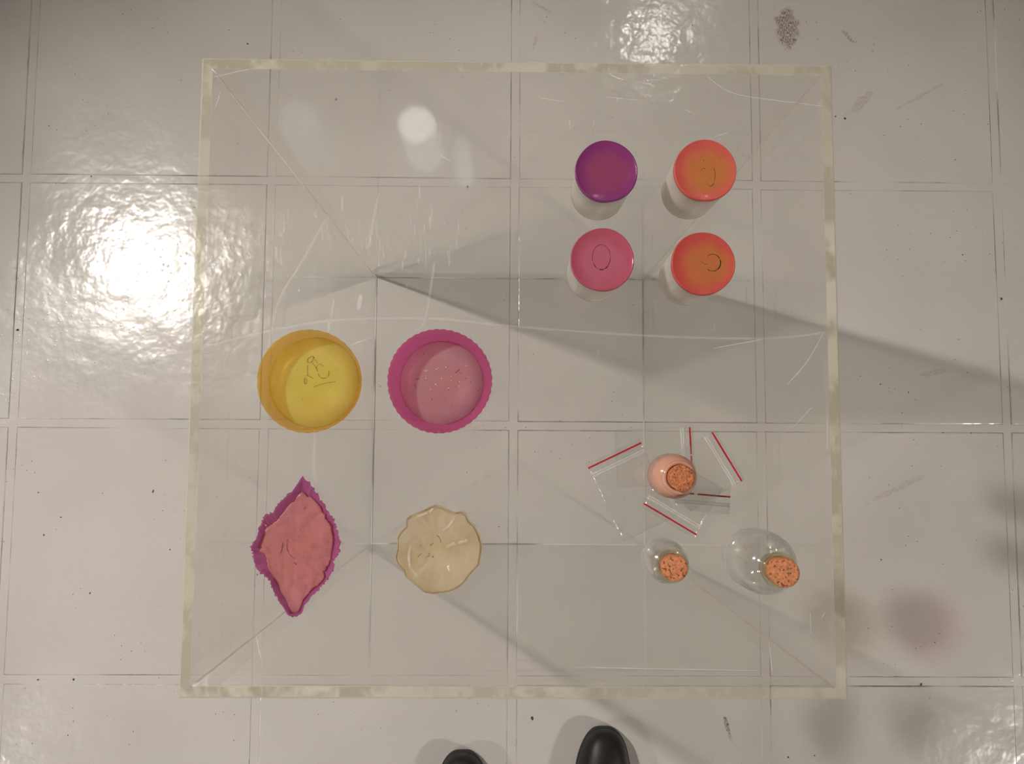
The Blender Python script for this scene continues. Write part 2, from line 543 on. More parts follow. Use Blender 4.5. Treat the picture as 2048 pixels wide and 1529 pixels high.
# ------------------------------------------------------------------ cast bowls and cups
def gel(name, centre, edge, r0, r1, rough=0.22, transl=0.35, bump=(90, 0.25, 0.002), off=(0, 0), clear=0.0, tint=(1, 1, 1), vary=0.15):
    """cast gel: colour runs from centre to edge with the radius (thin middle, thick edge)"""
    m = MT(name)
    o = m.obj()
    flat = m.n('ShaderNodeVectorMath', {0: m.scale(o, (1, 1, 0), 0, (-off[0], -off[1], 0))}, operation='LENGTH').outputs['Value']
    rr = m.math('ADD', flat, m.math('MULTIPLY', m.math('SUBTRACT', m.noise(60, 3, o), 0.5), (r1 - r0) * 1.2))
    c = m.mixc(m.ramp(rr, r0, r1), centre, edge)
    c = m.mixc(m.math('MULTIPLY', m.ramp(m.noise(130, 4, o), 0.5, 0.75), vary), c, tuple(k * 0.7 for k in centre))
    n = m.bump(m.noise(bump[0], 3, o), bump[1], bump[2])
    s = m.bsdf(Base_Color=c, Roughness=rough, Normal=n, IOR=1.42)
    t = m.n('ShaderNodeBsdfTranslucent', {'Color': c})
    s = m.mixs(transl, s, t)
    if clear > 0:
        s = m.mixs(clear, s, m.n('ShaderNodeBsdfTransparent', {0: tint}))
    return m.done(s)


def mark_mat(name, col, alpha):
    m = MT(name)
    a = m.math('MULTIPLY', m.ramp(m.noise(300, 3, m.obj()), 0.3, 0.6), alpha)
    return m.done(m.mixs(a, m.n('ShaderNodeBsdfTransparent', {0: (1, 1, 1)}), m.bsdf(Base_Color=col, Roughness=0.5)))


M_mk_brown = mark_mat('bubble_mark_brown', (0.16, 0.09, 0.03), 0.8)
M_mk_red = mark_mat('bubble_mark_red', (0.16, 0.03, 0.04), 0.75)
M_mk_olive = mark_mat('bubble_mark_olive', (0.24, 0.16, 0.04), 0.75)


def marks(name, root, lines, dots, z, mat, zw, lift=0.0002):
    """fine marks in a thing's surface from photo pixels; z local height, zw world height"""
    V, FC = [], []
    inv = root.location
    for pts, w in lines:
        q = [P(a, c, zw) for a, c in (smooth_path(pts, 5) if len(pts) > 2 else pts)]
        ribbon_geo([(k.x - inv.x, k.y - inv.y, z + lift) for k in q], w * 3.7e-4, 0.00008, V, FC)
    for (a, c, r) in dots:
        q = P(a, c, zw)
        bI = len(V); R = r * 3.7e-4
        for k in range(7):
            an = 2 * math.pi * k / 7
            V.append(Vector((q.x - inv.x + R * math.cos(an) * rnd.uniform(.7, 1.2), q.y - inv.y + R * math.sin(an) * rnd.uniform(.7, 1.2), z + lift)))
        V.append(Vector((q.x - inv.x, q.y - inv.y, z + lift + R * 0.3)))
        for k in range(7):
            FC.append((bI + k, bI + (k + 1) % 7, bI + 7))
    o = mesh(name, V, FC, mat, root)
    o['kind'] = 'stuff'
    return o


def arc(cx, cy, rx, ry, a0, a1, n=14):
    return [(cx + rx * math.cos(math.radians(a0 + (a1 - a0) * k / n)), cy + ry * math.sin(math.radians(a0 + (a1 - a0) * k / n))) for k in range(n + 1)]


# frosted cups
mF = MT('frosted_cup')
oF = mF.obj()
colF = mF.mixc(mF.noise(25, 2, oF), (0.96, 0.95, 0.91), (0.92, 0.90, 0.85))
dF = mF.bsdf(Base_Color=colF, Roughness=0.22, IOR=1.45)
trF = mF.n('ShaderNodeBsdfTranslucent', {'Color': colF})
M_cup = mF.done(mF.mixs(mF.math('SUBTRACT', 0.50, mF.math('MULTIPLY', mF.fresnel(0.0), 0.5)), mF.mixs(0.5, dF, trF), mF.n('ShaderNodeBsdfTransparent', {0: (0.98, 0.97, 0.95)})))
CH = 0.056
CUPS = [
    ((1213, 342), 0.0226, lin(168, 80, 122), lin(156, 68, 134), 'purple', 'frosted cup topped with dark purple gel'),
    ((1411, 340), 0.0226, lin(218, 138, 82), lin(232, 112, 102), 'orange', 'frosted cup topped with bright orange gel, beside the purple one'),
    ((1205, 519), 0.0228, lin(208, 116, 138), lin(204, 100, 124), 'pink', 'frosted cup topped with rose pink gel'),
    ((1407, 527), 0.0228, lin(214, 130, 80), lin(222, 98, 90), 'red', 'frosted cup topped with orange red gel with dark bubble ring'),
]
cups = {}
for (px, r, c0, c1, nm, lab) in CUPS:
    c = P(px[0], px[1], HH + CH)
    root = tag(empty('gel_cup', (c.x, c.y, HH)), lab, 'cup', 'frosted gel cups standing on the plinth')
    rb = r * 0.93
    lathe('cup_body', [(0, 0.0), (rb * 0.9, 0.0), (rb, 0.003), (rb * 1.02, 0.02), (r * 0.985, CH - 0.004), (r * 0.985, CH - 0.003),
                       (r * 0.92, CH - 0.004), (rb * 0.93, 0.02), (rb * 0.9, 0.005), (0, 0.0045)], M_cup, root, 72)
    mg = gel('gel_' + nm, c0, c1, r * 0.45, r * 0.98, 0.2, 0.30, off=(rnd.uniform(-1, 1) * r * .1, -r * 0.05))
    rf = lambda q, z, a, s=rnd.uniform(0, 6): q * (1 + 0.006 * math.sin(3 * a + s) + 0.004 * math.sin(5 * a + 2 * s))
    lathe('gel_disc', [(0, CH - 0.006), (r * 0.92, CH - 0.006), (r * 0.99, CH - 0.0045), (r * 1.0, CH - 0.0016), (r * 0.993, CH - 0.0005), (r * 0.975, CH), (r * 0.955, CH - 0.0002),
                       (r * 0.92, CH - 0.0007), (r * 0.6, CH - 0.0010), (r * 0.3, CH - 0.0011), (0, CH - 0.0011)], mg, root, 72, rfun=rf)
    cups[nm] = root
zc = CH - 0.0012
marks('bubble_mark', cups['purple'], [], [(1185, 290, 1), (1217, 330, 1.2), (1228, 322, 1), (1236, 350, 1), (1180, 355, 1)], zc, M_mk_red, HH + CH)
marks('bubble_mark', cups['orange'], [(arc(1422, 366, 6, 5, 10, 190), 0.9), (arc(1415, 350, 16, 26, -40, 60), 0.8), (arc(1408, 340, 5, 4, 160, 330), 0.8)], [(1408, 320, 1.2), (1420, 355, .8)], zc, M_mk_brown, HH + CH)
marks('bubble_mark', cups['pink'], [(arc(1203, 514, 18, 25, 0, 360, 28), 0.8), (arc(1203, 514, 18, 25, 50, 140), 1.6)], [(1219, 562, 1.4), (1167, 540, 1.3), (1173, 492, 1), (1191, 495, 1)], zc, M_mk_red, HH + CH)
marks('bubble_mark', cups['red'], [(arc(1426, 525, 16, 17, -130, 130), 1.3), (arc(1426, 525, 16, 17, -60, 80), 2.0), (arc(1415, 520, 12, 8, 90, 170), 0.8)], [(1418, 540, 1.4), (1374, 536, 1), (1395, 542, 1)], zc, M_mk_brown, HH + CH)

# round fluted bowls
def bowl(name, px, rim_r, floor_r, Hh, c_floor, c_wall, t_floor, t_wall, flute, label, nfl):
    c = P(px[0], px[1], HH + Hh)
    root = tag(empty(name, (c.x, c.y, HH)), label, 'bowl')
    mw = gel(name + '_wall', c_wall, tuple(k * 0.92 for k in c_wall), 0.01, 0.05, 0.16, 0.50, (60, 0.2, 0.002), clear=0.82, tint=t_wall)
    mf = gel(name + '_floor', c_floor[0], c_floor[1], floor_r * 0.3, floor_r, 0.32, 0.38, (70, 0.3, 0.002), clear=0.42, tint=t_floor)
    fl = lambda r, z, a: r * (1 + flute * (z / Hh) * (abs(math.sin(nfl * a / 2)) - 0.5) + 0.006 * math.sin(3 * a + 1))
    t = 0.0022
    lathe('bowl_wall', [(floor_r - 0.001, 0.0), (floor_r + 0.001, 0.0), (floor_r + 0.002 + (rim_r - floor_r - 0.002) * 0.35, Hh * 0.45), (rim_r, Hh * 0.96),
                        (rim_r - t * 0.5, Hh), (rim_r - t, Hh * 0.97), (floor_r + (rim_r - floor_r) * 0.35 - t * 0.3, Hh * 0.45), (floor_r - 0.0002, 0.0024)],
          mw, root, nfl * 6, rfun=fl, closed=True)
    lathe('bowl_floor', [(0, 0.0002), (floor_r - 0.0005, 0.0002), (floor_r - 0.0003, 0.0022), (floor_r * 0.6, 0.0020), (floor_r * 0.3, 0.0023), (0, 0.0022)], mf, root, 72)
    return root


yel = bowl('yellow_bowl', (617, 762), 0.0388, 0.0352, 0.019, (lin(236, 216, 108), lin(242, 222, 140)), lin(246, 204, 116), (1.0, 0.95, 0.52), (0.98, 0.80, 0.43), 0.012,
           'round yellow cast gel bowl with orange side wall', 34)
marks('dried_squiggle', yel, [([(622, 714), (616, 718), (615, 724), (620, 726), (625, 722), (627, 714), (622, 714)], 1.5), ([(627, 714), (632, 722), (636, 727)], 1.0),
                              ([(624, 726), (630, 733), (633, 738)], 1.0), (arc(640, 737, 7, 8, 120, 330), 1.1), (arc(647, 746, 11, 11, -20, 170), 1.2), ([(615, 730), (615, 745), (614, 752)], 1.0),
                              ([(627, 758), (614, 751), (610, 757), (609, 766), (612, 768), (614, 758)], 1.4), ([(626, 775), (640, 770), (655, 766), (672, 764)], 0.9)],
      [(595, 740, 1.5), (594, 726, 1.1), (537, 755, 1), (661, 776, 1), (671, 740, 1), (676, 795, .9), (605, 800, 1), (645, 718, 1)], 0.0022, M_mk_olive, HH + 0.0025)
pnk = bowl('pink_bowl', (879, 762), 0.0390, 0.0328, 0.021, (lin(214, 156, 160), lin(220, 168, 186)), lin(232, 124, 178), (0.95, 0.76, 0.78), (0.93, 0.44, 0.68), 0.018,
           'round pink cast gel bowl with magenta fluted rim', 44)
marks('dried_crumb', pnk, [(arc(835, 766, 9, 8, 180, 290), 1.2), ([(828, 768), (832, 775)], 1.0), (arc(900, 735, 20, 12, 20, 60), 1.0)],
      [(848, 708, 1.1), (896, 706, .9), (896, 718, 1), (834, 734, 1), (917, 740, 1), (922, 746, 1.3), (932, 757, 1.8), (938, 762, 1), (942, 765, 2), (946, 784, 1.2), (957, 782, 1.6), (960, 778, 1.1),
       (864, 799, 1.4), (850, 808, 1), (891, 804, 1.2), (905, 809, 1.2), (812, 813, 1.2), (826, 790, 1.2), (808, 791, 1.2), (897, 780, 1.3), (928, 797, 1)], 0.0023, M_mk_red, HH + 0.0025)
mG = MT('bubble_painted_glint')
M_glint = mG.done(mG.bsdf(Base_Color=mG.mixc(mG.noise(200, 1, mG.obj()), (0.9, 0.75, 0.72), (0.95, 0.85, 0.82)), Roughness=0.1))  # sparkle of the bubbles painted as a pale base colour
marks('bubble', pnk, [], [(851, 742, 1), (854, 742, 1), (873, 739, 1), (876, 736, .8), (892, 735, 1), (852, 757, .8), (883, 757, 1), (903, 753, .8), (919, 764, 1), (918, 773, .9), (871, 769, 1.2), (861, 779, .8), (897, 777, 1), (932, 732, 1), (902, 761, .8), (852, 752, .7)],
      0.0023, M_glint, HH + 0.0025)


# outline castings: polar resampling of outlines read from the photo
def polar(poly, c, n):
    out = []
    for k in range(n):
        a = 2 * math.pi * k / n
        d = (math.cos(a), math.sin(a))
        best = None
        for i in range(len(poly)):
            p, q = poly[i], poly[(i + 1) % len(poly)]
            ex, ey = q[0] - p[0], q[1] - p[1]
            den = d[0] * ey - d[1] * ex
            if abs(den) < 1e-9: continue
            px_, py_ = p[0] - c[0], p[1] - c[1]
            t = (px_ * ey - py_ * ex) / den
            u = (px_ * d[1] - py_ * d[0]) / den
            if t > 0 and -1e-6 <= u <= 1 + 1e-6 and (best is None or t > best): best = t
        out.append(best or 0.0)
    return out


def sheet_casting(name, outer, inner, centre, rim_h, c_floor, c_rim, label, cat, wav, n=144, jag=0.0):
    """outer / inner outlines in pixels (outer at rim height, inner on the plinth's top)"""
    c = P(centre[0], centre[1], HH)
    root = tag(empty(name, (c.x, c.y, HH)), label, cat)
    ro = polar(outer, centre, n); ri = polar(inner, centre, n)
    for k in range(n):
        ro[k] *= 1 + jag * (rnd.random() - 0.5)
        ri[k] *= 1 + jag * 0.9 * mnoise.noise(Vector((k * 0.35, wav, 2)))
    def pt(k, r, z):
        a = 2 * math.pi * k / n
        q = P(centre[0] + r * math.cos(a), centre[1] + r * math.sin(a), HH + z)
        return Vector((q.x - c.x, q.y - c.y, z))
    def wave(p, amp):
        return amp * (0.5 + 0.5 * mnoise.noise(Vector((p.x * 55 + wav, p.y * 55, wav)))) + amp * 0.4 * abs(mnoise.noise(Vector((p.x * 120, p.y * 120, wav + 5))))
    # rim part: top skin from inner outline up to the outer edge, with a lower skin
    V, FC = [], []
    prof = [(0.0, 0.0006), (0.0, 0.0022), (0.30, rim_h * 0.30), (0.75, rim_h * 0.85), (0.95, rim_h), (1.0, rim_h * 0.93), (0.97, rim_h * 0.6), (0.6, rim_h * 0.15), (0.25, 0.0003)]
    for (u, z) in prof:
        for k in range(n):
            rz = z * (1 + 0.35 * mnoise.noise(Vector((k * 0.11, wav, 0)))) if z > 0.003 else z
            V.append(pt(k, ri[k] * (1 - u) + ro[k] * u, rz))
    m_ = len(prof)
    for j in range(m_):
        for k in range(n):
            k2 = (k + 1) % n; j2 = (j + 1) % m_
            FC.append((j * n + k, j * n + k2, j2 * n + k2, j2 * n + k))
    mesh('casting_rim', V, FC, c_rim, root, True)
    V, FC = [], []
    us = [k / 20 * 1.03 for k in range(21)]
    V.append(Vector((0, 0, 0.0022 + wave(Vector((0, 0, 0)), 0.002))))
    for u in us[1:]:
        for k in range(n):
            p = pt(k, ri[k] * u, 0.0)
            p.z = 0.0022 + wave(p, 0.0028)
            V.append(p)
    for k in range(n):
        FC.append((0, 1 + k, 1 + (k + 1) % n))
    for j in range(len(us) - 2):
        for k in range(n):
            k2 = (k + 1) % n
            FC.append((1 + j * n + k, 1 + (j + 1) * n + k, 1 + (j + 1) * n + k2, 1 + j * n + k2))
    b0 = len(V)
    for k in range(n):
        p = V[1 + (len(us) - 2) * n + k]
        V.append(Vector((p.x, p.y, 0.0002)))
    for k in range(n):
        k2 = (k + 1) % n
        FC.append((1 + (len(us) - 2) * n + k, b0 + k, b0 + k2, 1 + (len(us) - 2) * n + k2))
    FC.append(tuple(b0 + k for k in range(n - 1, -1, -1)))
    mesh('casting_floor', V, FC, c_floor, root, True)
    return root


def zpts(pts, ox, oy, s):
    return [(ox + a / s, oy + c / s) for a, c in pts]


s1 = 4.933
outer = zpts([(620, 75), (690, 140), (745, 210), (800, 310), (860, 390), (920, 480), (950, 550), (975, 650), (995, 740), (975, 830), (930, 900), (915, 1000), (860, 1090),
              (790, 1170), (700, 1270), (640, 1350), (600, 1420), (540, 1460), (480, 1440), (410, 1350), (340, 1230), (290, 1100), (240, 1050), (175, 1000), (140, 900), (120, 820),
              (105, 760), (160, 680), (190, 560), (235, 460), (330, 410), (400, 310), (490, 230), (550, 160)], 480, 940, s1)
inner = zpts([(615, 235), (720, 290), (790, 370), (840, 470), (900, 560), (915, 660), (915, 760), (890, 900), (830, 1000), (830, 1080), (720, 1160), (640, 1260), (590, 1370),
              (545, 1405), (500, 1380), (490, 1300), (430, 1200), (370, 1090), (300, 950), (280, 840), (212, 790), (215, 740), (270, 590), (400, 490), (480, 380), (560, 300)], 480, 940, s1)
g1 = gel('leaf_floor', lin(224, 148, 146), lin(226, 154, 160), 0.008, 0.045, 0.25, 0.38, (80, 0.4, 0.003), clear=0.3, tint=(0.96, 0.72, 0.72), vary=0.5)
g2 = gel('leaf_rim', lin(206, 114, 164), lin(196, 104, 166), 0.01, 0.06, 0.15, 0.45, (70, 0.3, 0.002), clear=0.45, tint=(0.92, 0.58, 0.80))
leaf = sheet_casting('leaf_bowl', outer, inner, (593, 1097), 0.008, g1, g2, 'pointed leaf-shaped pink gel casting with ragged purple rim', 'bowl', 3.0, 220, 0.06)
marks('dried_crumb', leaf, [([(587, 1126), (591, 1128), (594, 1131)], 1.5), ([(608, 1019), (612, 1015)], 1.6), (arc(600, 1090, 26, 30, 110, 200), 0.8), ([(555, 1112), (562, 1106), (566, 1085)], 1.0)],
      [(609, 1074, 1), (567, 1136, 2), (575, 1066, 1.4), (618, 1100, 1.3), (574, 1100, 1.2), (600, 1060, 1)], 0.0038, M_mk_red, HH + 0.0038)

s2 = 6.95
outer = zpts([(765, 135), (860, 160), (1050, 240), (1140, 225), (1200, 250), (1235, 350), (1330, 430), (1390, 560), (1430, 720), (1410, 850), (1390, 980), (1330, 1050), (1250, 1130),
              (1180, 1230), (1110, 1300), (1000, 1350), (880, 1375), (760, 1385), (620, 1370), (540, 1300), (440, 1220), (350, 1140), (320, 1050), (240, 970), (210, 870), (240, 740),
              (235, 600), (270, 530), (360, 440), (365, 320), (430, 280), (600, 210)], 760, 990, s2)
cen = (877, 1100)
inner = [(cen[0] + (a - cen[0]) * 0.92 + 1, cen[1] + (c - cen[1]) * 0.92) for a, c in outer]
def cream(nm, c0, c1, alpha):
    m = MT(nm)
    o = m.obj()
    c = m.mixc(m.ramp(m.noise(35, 3, o), 0.35, 0.65), c0, c1)
    n = m.bump(m.noise(45, 3, o), 0.6, 0.003)
    s = m.mixs(0.4, m.bsdf(Base_Color=c, Roughness=0.14, Normal=n, IOR=1.42), m.n('ShaderNodeBsdfTranslucent', {'Color': c}))
    return m.done(m.mixs(alpha, s, m.n('ShaderNodeBsdfTransparent', {0: (0.97, 0.93, 0.82)})))
M_cream = cream('cream_gel', lin(228, 208, 172), lin(236, 222, 196), 0.40)
crm = sheet_casting('wavy_dish', outer, inner, cen, 0.0036, M_cream, M_cream,
                    'wavy round cream gel casting with crinkled edge', 'dish', 9.0, 160, 0.012)
marks('dried_crumb', crm, [(arc(868, 1084, 13, 14, -100, 10), 1.4), (arc(834, 1136, 9, 8, 230, 350), 1.3), ([(836, 1115), (842, 1108)], 1.2), ([(850, 1116), (857, 1112), (860, 1113)], 1.2)],
      [(841, 1092, 2), (862, 1090, 2.2), (866, 1087, 1.6), (858, 1108, 1.5), (866, 1114, 2), (850, 1119, 1.5), (846, 1122, 1.2), (936, 1054, 1.6), (958, 1080, 1.5), (960, 1084, 1.2), (864, 1055, 1)], 0.0036, M_mk_olive, HH + 0.0036)

M_fold = mark_mat('gel_fold_pale', (0.92, 0.88, 0.78), 0.22)
def zoomed(pts): return [(760 + a / 6.95, 990 + c / 6.95) for a, c in pts]
marks('fold', crm, [(zoomed([(1060, 280), (1010, 360), (950, 440), (870, 500)]), 4), (zoomed([(1220, 630), (1100, 665), (1000, 690), (920, 730)]), 6), (zoomed([(740, 190), (650, 250), (520, 300)]), 5),
                    (zoomed([(420, 700), (400, 850), (420, 1000), (520, 1130)]), 5)], [], 0.0046, M_fold, HH + 0.0046)

# ------------------------------------------------------------------ zip bags
M_film = clear_mat('bag_film', (0.995, 0.995, 0.99), 0.06, 0.08, haze=0.05, hazecol=(0.92, 0.91, 0.89), bump=(120, 0.8, 0.002))
M_red = simple('zip_red_line', lin(190, 30, 46), 0.4, (50, lin(176, 26, 42)))
mk = MT('zip_track')
M_zip = mk.done(mk.mixs(0.80, mk.bsdf(Base_Color=mk.mixc(mk.noise(60, 2, mk.obj()), (0.9, 0.89, 0.87), (0.84, 0.83, 0.81)), Roughness=0.25), mk.n('ShaderNodeBsdfTransparent', {0: (1, 1, 1)})))


def zip_bag(a, c, side, length, z0, label, flap=7, seed=0, gap=None):
    """a, c: ends of the red line in pixels; side: +1/-1 which side the bag lies; length in px"""
    A = P(*a, HH); C = P(*c, HH)
    d = (C - A); wd = d.length; d.normalize()
    s = Vector((-d.y, d.x, 0)) * side
    k = 3.87e-4
    L = length * k; fl = flap * k
    root = tag(empty('zip_bag', (A.x, A.y, HH)), label, 'bag', 'small clear zip bags fanned out on the plinth')
    nu, nv = 18, 22
    over = 0.0008
    def hgt(u, v):
        e = min(u, 1 - u, v, 1 - v) * 6
        e = max(0.15, min(1, e))
        n1 = mnoise.noise(Vector((u * 3.2 + seed * 7, v * 3.6, seed)))
        n2 = abs(mnoise.noise(Vector((u * 7 + seed * 3, v * 5, seed + 4))))
        return z0 + e * (0.0008 * (0.5 + 0.5 * n1) + 0.0022 * n2)
    def pt(u, v, lift=0.0):
        p = d * (-over + (wd + 2 * over) * u) + s * (-fl + (L + fl) * v)
        return Vector((p.x, p.y, hgt(u, v) + lift))
    V, FC = [], []
    for lay in (0, 1):
        for j in range(nv + 1):
            for i in range(nu + 1):
                p = pt(i / nu, j / nv)
                if lay == 1: p.z = z0 - 0.0001
                V.append(p)
    N1 = (nu + 1) * (nv + 1)
    for lay in (0, 1):
        for j in range(nv):
            for i in range(nu):
                q = lay * N1 + j * (nu + 1) + i
                FC.append((q, q + 1, q + nu + 2, q + nu + 1))
    rim = [i for i in range(nu + 1)] + [j * (nu + 1) + nu for j in range(1, nv + 1)] + [nv * (nu + 1) + i for i in range(nu - 1, -1, -1)] + [j * (nu + 1) for j in range(nv - 1, 0, -1)]
    for q, r in zip(rim, rim[1:] + rim[:1]):
        FC.append((q, r, N1 + r, N1 + q))
    mesh('film', V, FC, M_film, root, True)
    def strip(name, v0, w, mat, lift, u0=0.0, u1=1.0):
        VV, FF = [], []
        vv = (fl + v0 * k) / (L + fl)
        pts = [pt(u0 + (u1 - u0) * i / 16, vv, lift) for i in range(17)]
        n = len(pts)
        for p in pts:
            VV.extend([p + s * w * k / 2, p - s * w * k / 2, p - s * w * k / 2 + Vector((0, 0, .0003)), p + s * w * k / 2 + Vector((0, 0, .0003))])
        for i in range(n - 1):
            o = 4 * i
            for q in range(4):
                FF.append((o + q, o + (q + 1) % 4, o + 4 + (q + 1) % 4, o + 4 + q))
        FF += [(3, 2, 1, 0), (4 * n - 4, 4 * n - 3, 4 * n - 2, 4 * n - 1)]
        return mesh(name, VV, FF, mat, root)
    if gap:
        strip('red_line', 0, 3.2, M_red, 0.0002, 0.0, gap[0]); strip('red_line', 0, 3.2, M_red, 0.0002, gap[1], 1.0)
    else:
        strip('red_line', 0, 3.2, M_red, 0.0002)
    strip('zip_track', 14, 3.0, M_zip, 0.0001)
    strip('zip_track', 18.5, 3.0, M_zip, 0.0001)
    return root


zip_bag((1379, 857), (1385, 968), -1, 150, 0.0002, 'clear zip bag whose red line leads straight up to the pink bottle', 7, 1, (0.47, 0.50))
zip_bag((1178, 936), (1280, 887), -1, 160, 0.0010, 'clear zip bag with its red line farthest from the large corked bottle', 8, 2)
zip_bag((1352, 985), (1457, 994), -1, 34, 0.0018, 'clear zip bag folded short just below the pink bottle', 15, 4, (0.33, 0.40))
zip_bag((1423, 867), (1480, 961), -1, 120, 0.0026, 'clear zip bag slanting out between the red gel cup and the pink bottle', 8, 3)
zip_bag((1288, 1008), (1389, 1068), 1, 105, 0.0034, 'clear zip bag with its red line beside the small clear bottle', 9, 5)

# ------------------------------------------------------------------ corked bottles
def glass_mat(name, col, f0=0.09):
    """thin clear glass: greyer and whiter where it is seen edge-on"""
    m = MT(name)
    g = m.n('ShaderNodeNewGeometry')
    d = m.n('ShaderNodeVectorMath', {0: g.outputs['Incoming'], 1: g.outputs['Normal']}, operation='DOT_PRODUCT')
    e = m.math('POWER', m.math('SUBTRACT', 1.0, m.math('ABSOLUTE', d.outputs['Value']), clamp=True), 3.0)
    t = m.n('ShaderNodeBsdfTransparent', {0: m.mixc(e, col, (0.74, 0.75, 0.72))})
    gl = m.n('ShaderNodeBsdfGlossy', {'Color': (1, 1, 1), 'Roughness': 0.09})
    s = m.mixs(m.fresnel(f0), t, gl)
    hz = m.mixs(0.5, m.n('ShaderNodeBsdfDiffuse', {'Color': (0.95, 0.95, 0.92)}), m.n('ShaderNodeBsdfTranslucent', {'Color': (0.95, 0.95, 0.92)}))  # white haze seen edge-on, painting in bright rim reflections
    return m.done(m.mixs(m.math('ADD', 0.03, m.math('MULTIPLY', e, 0.40)), s, hz))


M_glass = glass_mat('bottle_glass', (0.985, 0.988, 0.98))
M_neck = clear_mat('bottle_neck_glass', (0.94, 0.93, 0.80), 0.08, 0.04, haze=0.12, hazecol=(0.85, 0.83, 0.66))
mp = MT('pink_pearl_glass')
cP = mp.mixc(mp.ramp(mp.noise(40, 2, mp.obj()), 0.3, 0.7), lin(240, 186, 160), lin(244, 198, 176))
M_pinkb = mp.done(mp.mixs(0.35, mp.bsdf(Base_Color=cP, Roughness=0.12, IOR=1.5, Coat_Weight=0.6), mp.mixs(0.5, mp.n('ShaderNodeBsdfTranslucent', {'Color': cP}), mp.n('ShaderNodeBsdfTransparent', {0: lin(246, 212, 196)}))))


def cork_mat(name, c0, c1, dark, sc):
    m = MT(name)
    o = m.obj()
    v = m.n('ShaderNodeTexVoronoi', {'Scale': sc, 'Vector': o})
    c = m.mixc(m.ramp(m.noise(sc * 0.9, 4, o), 0.35, 0.65), c0, c1)
    c = m.mixc(m.math('MULTIPLY', m.ramp(v.outputs['Color'], 0.62, 0.9), 0.5), c, tuple(k * 0.62 for k in c0))
    c = m.mixc(m.math('MULTIPLY', m.ramp(m.noise(sc * 1.3, 3, m.scale(o, (1, 1, 1), 1.0, (3, 1, 2))), 0.57, 0.64), 0.85), c, dark)
    n = m.bump(m.noise(sc * 1.2, 4, o), 0.8, 0.0015)
    return m.done(m.bsdf(Base_Color=c, Roughness=0.85, Normal=n))


M_cork = cork_mat('cork', lin(222, 148, 104), lin(206, 128, 84), lin(104, 62, 42), 420)
M_cork2 = cork_mat('cork_crumbly', lin(222, 142, 94), lin(186, 108, 66), lin(100, 58, 38), 620)


def bottle(px, top, R, rn, rc, mat, neckmat, corkmat, label, zbase=0.0, rough_top=0.0, Hb=None):
    c = P(px[0], px[1], HH + zbase + top)
    root = tag(empty('corked_bottle', (c.x, c.y, HH + zbase)), label, 'bottle', 'corked bottles on the plinth')
    zs = (Hb or top * 0.46)             # where the shoulder begins
    zn = top * 0.70                     # neck foot
    zl = top * 0.86                     # lip
    t = 0.0011
    out = [(0, 0.0012), (R * 0.55, 0.0008), (R * 0.80, 0.0), (R * 0.92, 0.0012), (R * 0.985, 0.0045), (R, 0.009), (R, zs)]
    for k in range(1, 9):
        u = k / 8 * math.pi / 2
        out.append((rn + (R - rn) * math.cos(u) ** 0.9 if k < 8 else rn, zs + (zn - zs) * math.sin(u)))
    inn = [(max(r - t, 0) if r > 0 else 0, z) for r, z in out]
    prof = out + [(rn, zn + 0.001)]
    inner = [(rn - t, zn + 0.001)] + [(r - t, z - (t * 0.4 if z > zs else 0)) for r, z in reversed(out[6:])] + [(R - t, 0.010), (R * 0.97 - t, 0.0055), (R * 0.86, 0.0030), (R * 0.5, 0.0028), (0, 0.0030)]
    lathe('bottle_body', prof + inner, mat, root, 64)
    lathe('bottle_neck', [(rn - t, zn), (rn, zn), (rn, zl - 0.004), (rn + 0.0014, zl - 0.0035), (rn + 0.0019, zl - 0.0018), (rn + 0.0012, zl - 0.0002), (rn, zl), (rn - t, zl - 0.0005)], neckmat, root, 48, closed=True)
    rf = (lambda r, z, a: r * (1 + rough_top * mnoise.noise(Vector((math.cos(a) * 3, math.sin(a) * 3, z * 300))))) if rough_top else None
    ck = [(0, zl - 0.009), (rc * 0.90, zl - 0.009), (rc * 0.93, zl - 0.003), (rc * 0.985, top - 0.0008), (rc * 0.965, top)]
    ck += [(rc * u, top + (0.0009 * rough_top * 4 * mnoise.noise(Vector((u * 9, 2, 3))))) for u in (0.75, 0.5, 0.25)] + [(0, top)]
    lathe('cork', ck, corkmat, root, 40, rfun=rf)
    return root


bottle((1571, 1147), 0.074, 0.0228, 0.0106, 0.0100, M_glass, M_neck, M_cork, 'larger round clear glass bottle with cork stopper', Hb=0.026)
bottle((1350, 1137), 0.050, 0.0158, 0.0102, 0.0094, M_glass, M_neck, M_cork, 'small clear glass bottle with cork stopper', Hb=0.019)
bottle((1364, 957), 0.047, 0.0166, 0.0104, 0.0094, M_pinkb, M_pinkb, M_cork2, 'small pearly pink bottle with crumbly cork stopper on the zip bags', zbase=0.0045, rough_top=0.06, Hb=0.019)

# ------------------------------------------------------------------ shoes
mL = MT('black_leather')
M_leather = mL.done(mL.bsdf(Base_Color=mL.mixc(mL.noise(20, 3, mL.obj()), (0.006, 0.006, 0.006), (0.012, 0.011, 0.011)), Roughness=0.46,
                            Normal=mL.bump(mL.noise(220, 3, mL.obj()), 0.15, 0.001)))
M_sole = simple('black_rubber', (0.014, 0.014, 0.014), 0.55, (60, (0.02, 0.02, 0.02)))
M_hole = simple('shoe_lining', (0.02, 0.018, 0.017), 0.9, (60, (0.03, 0.027, 0.025)))


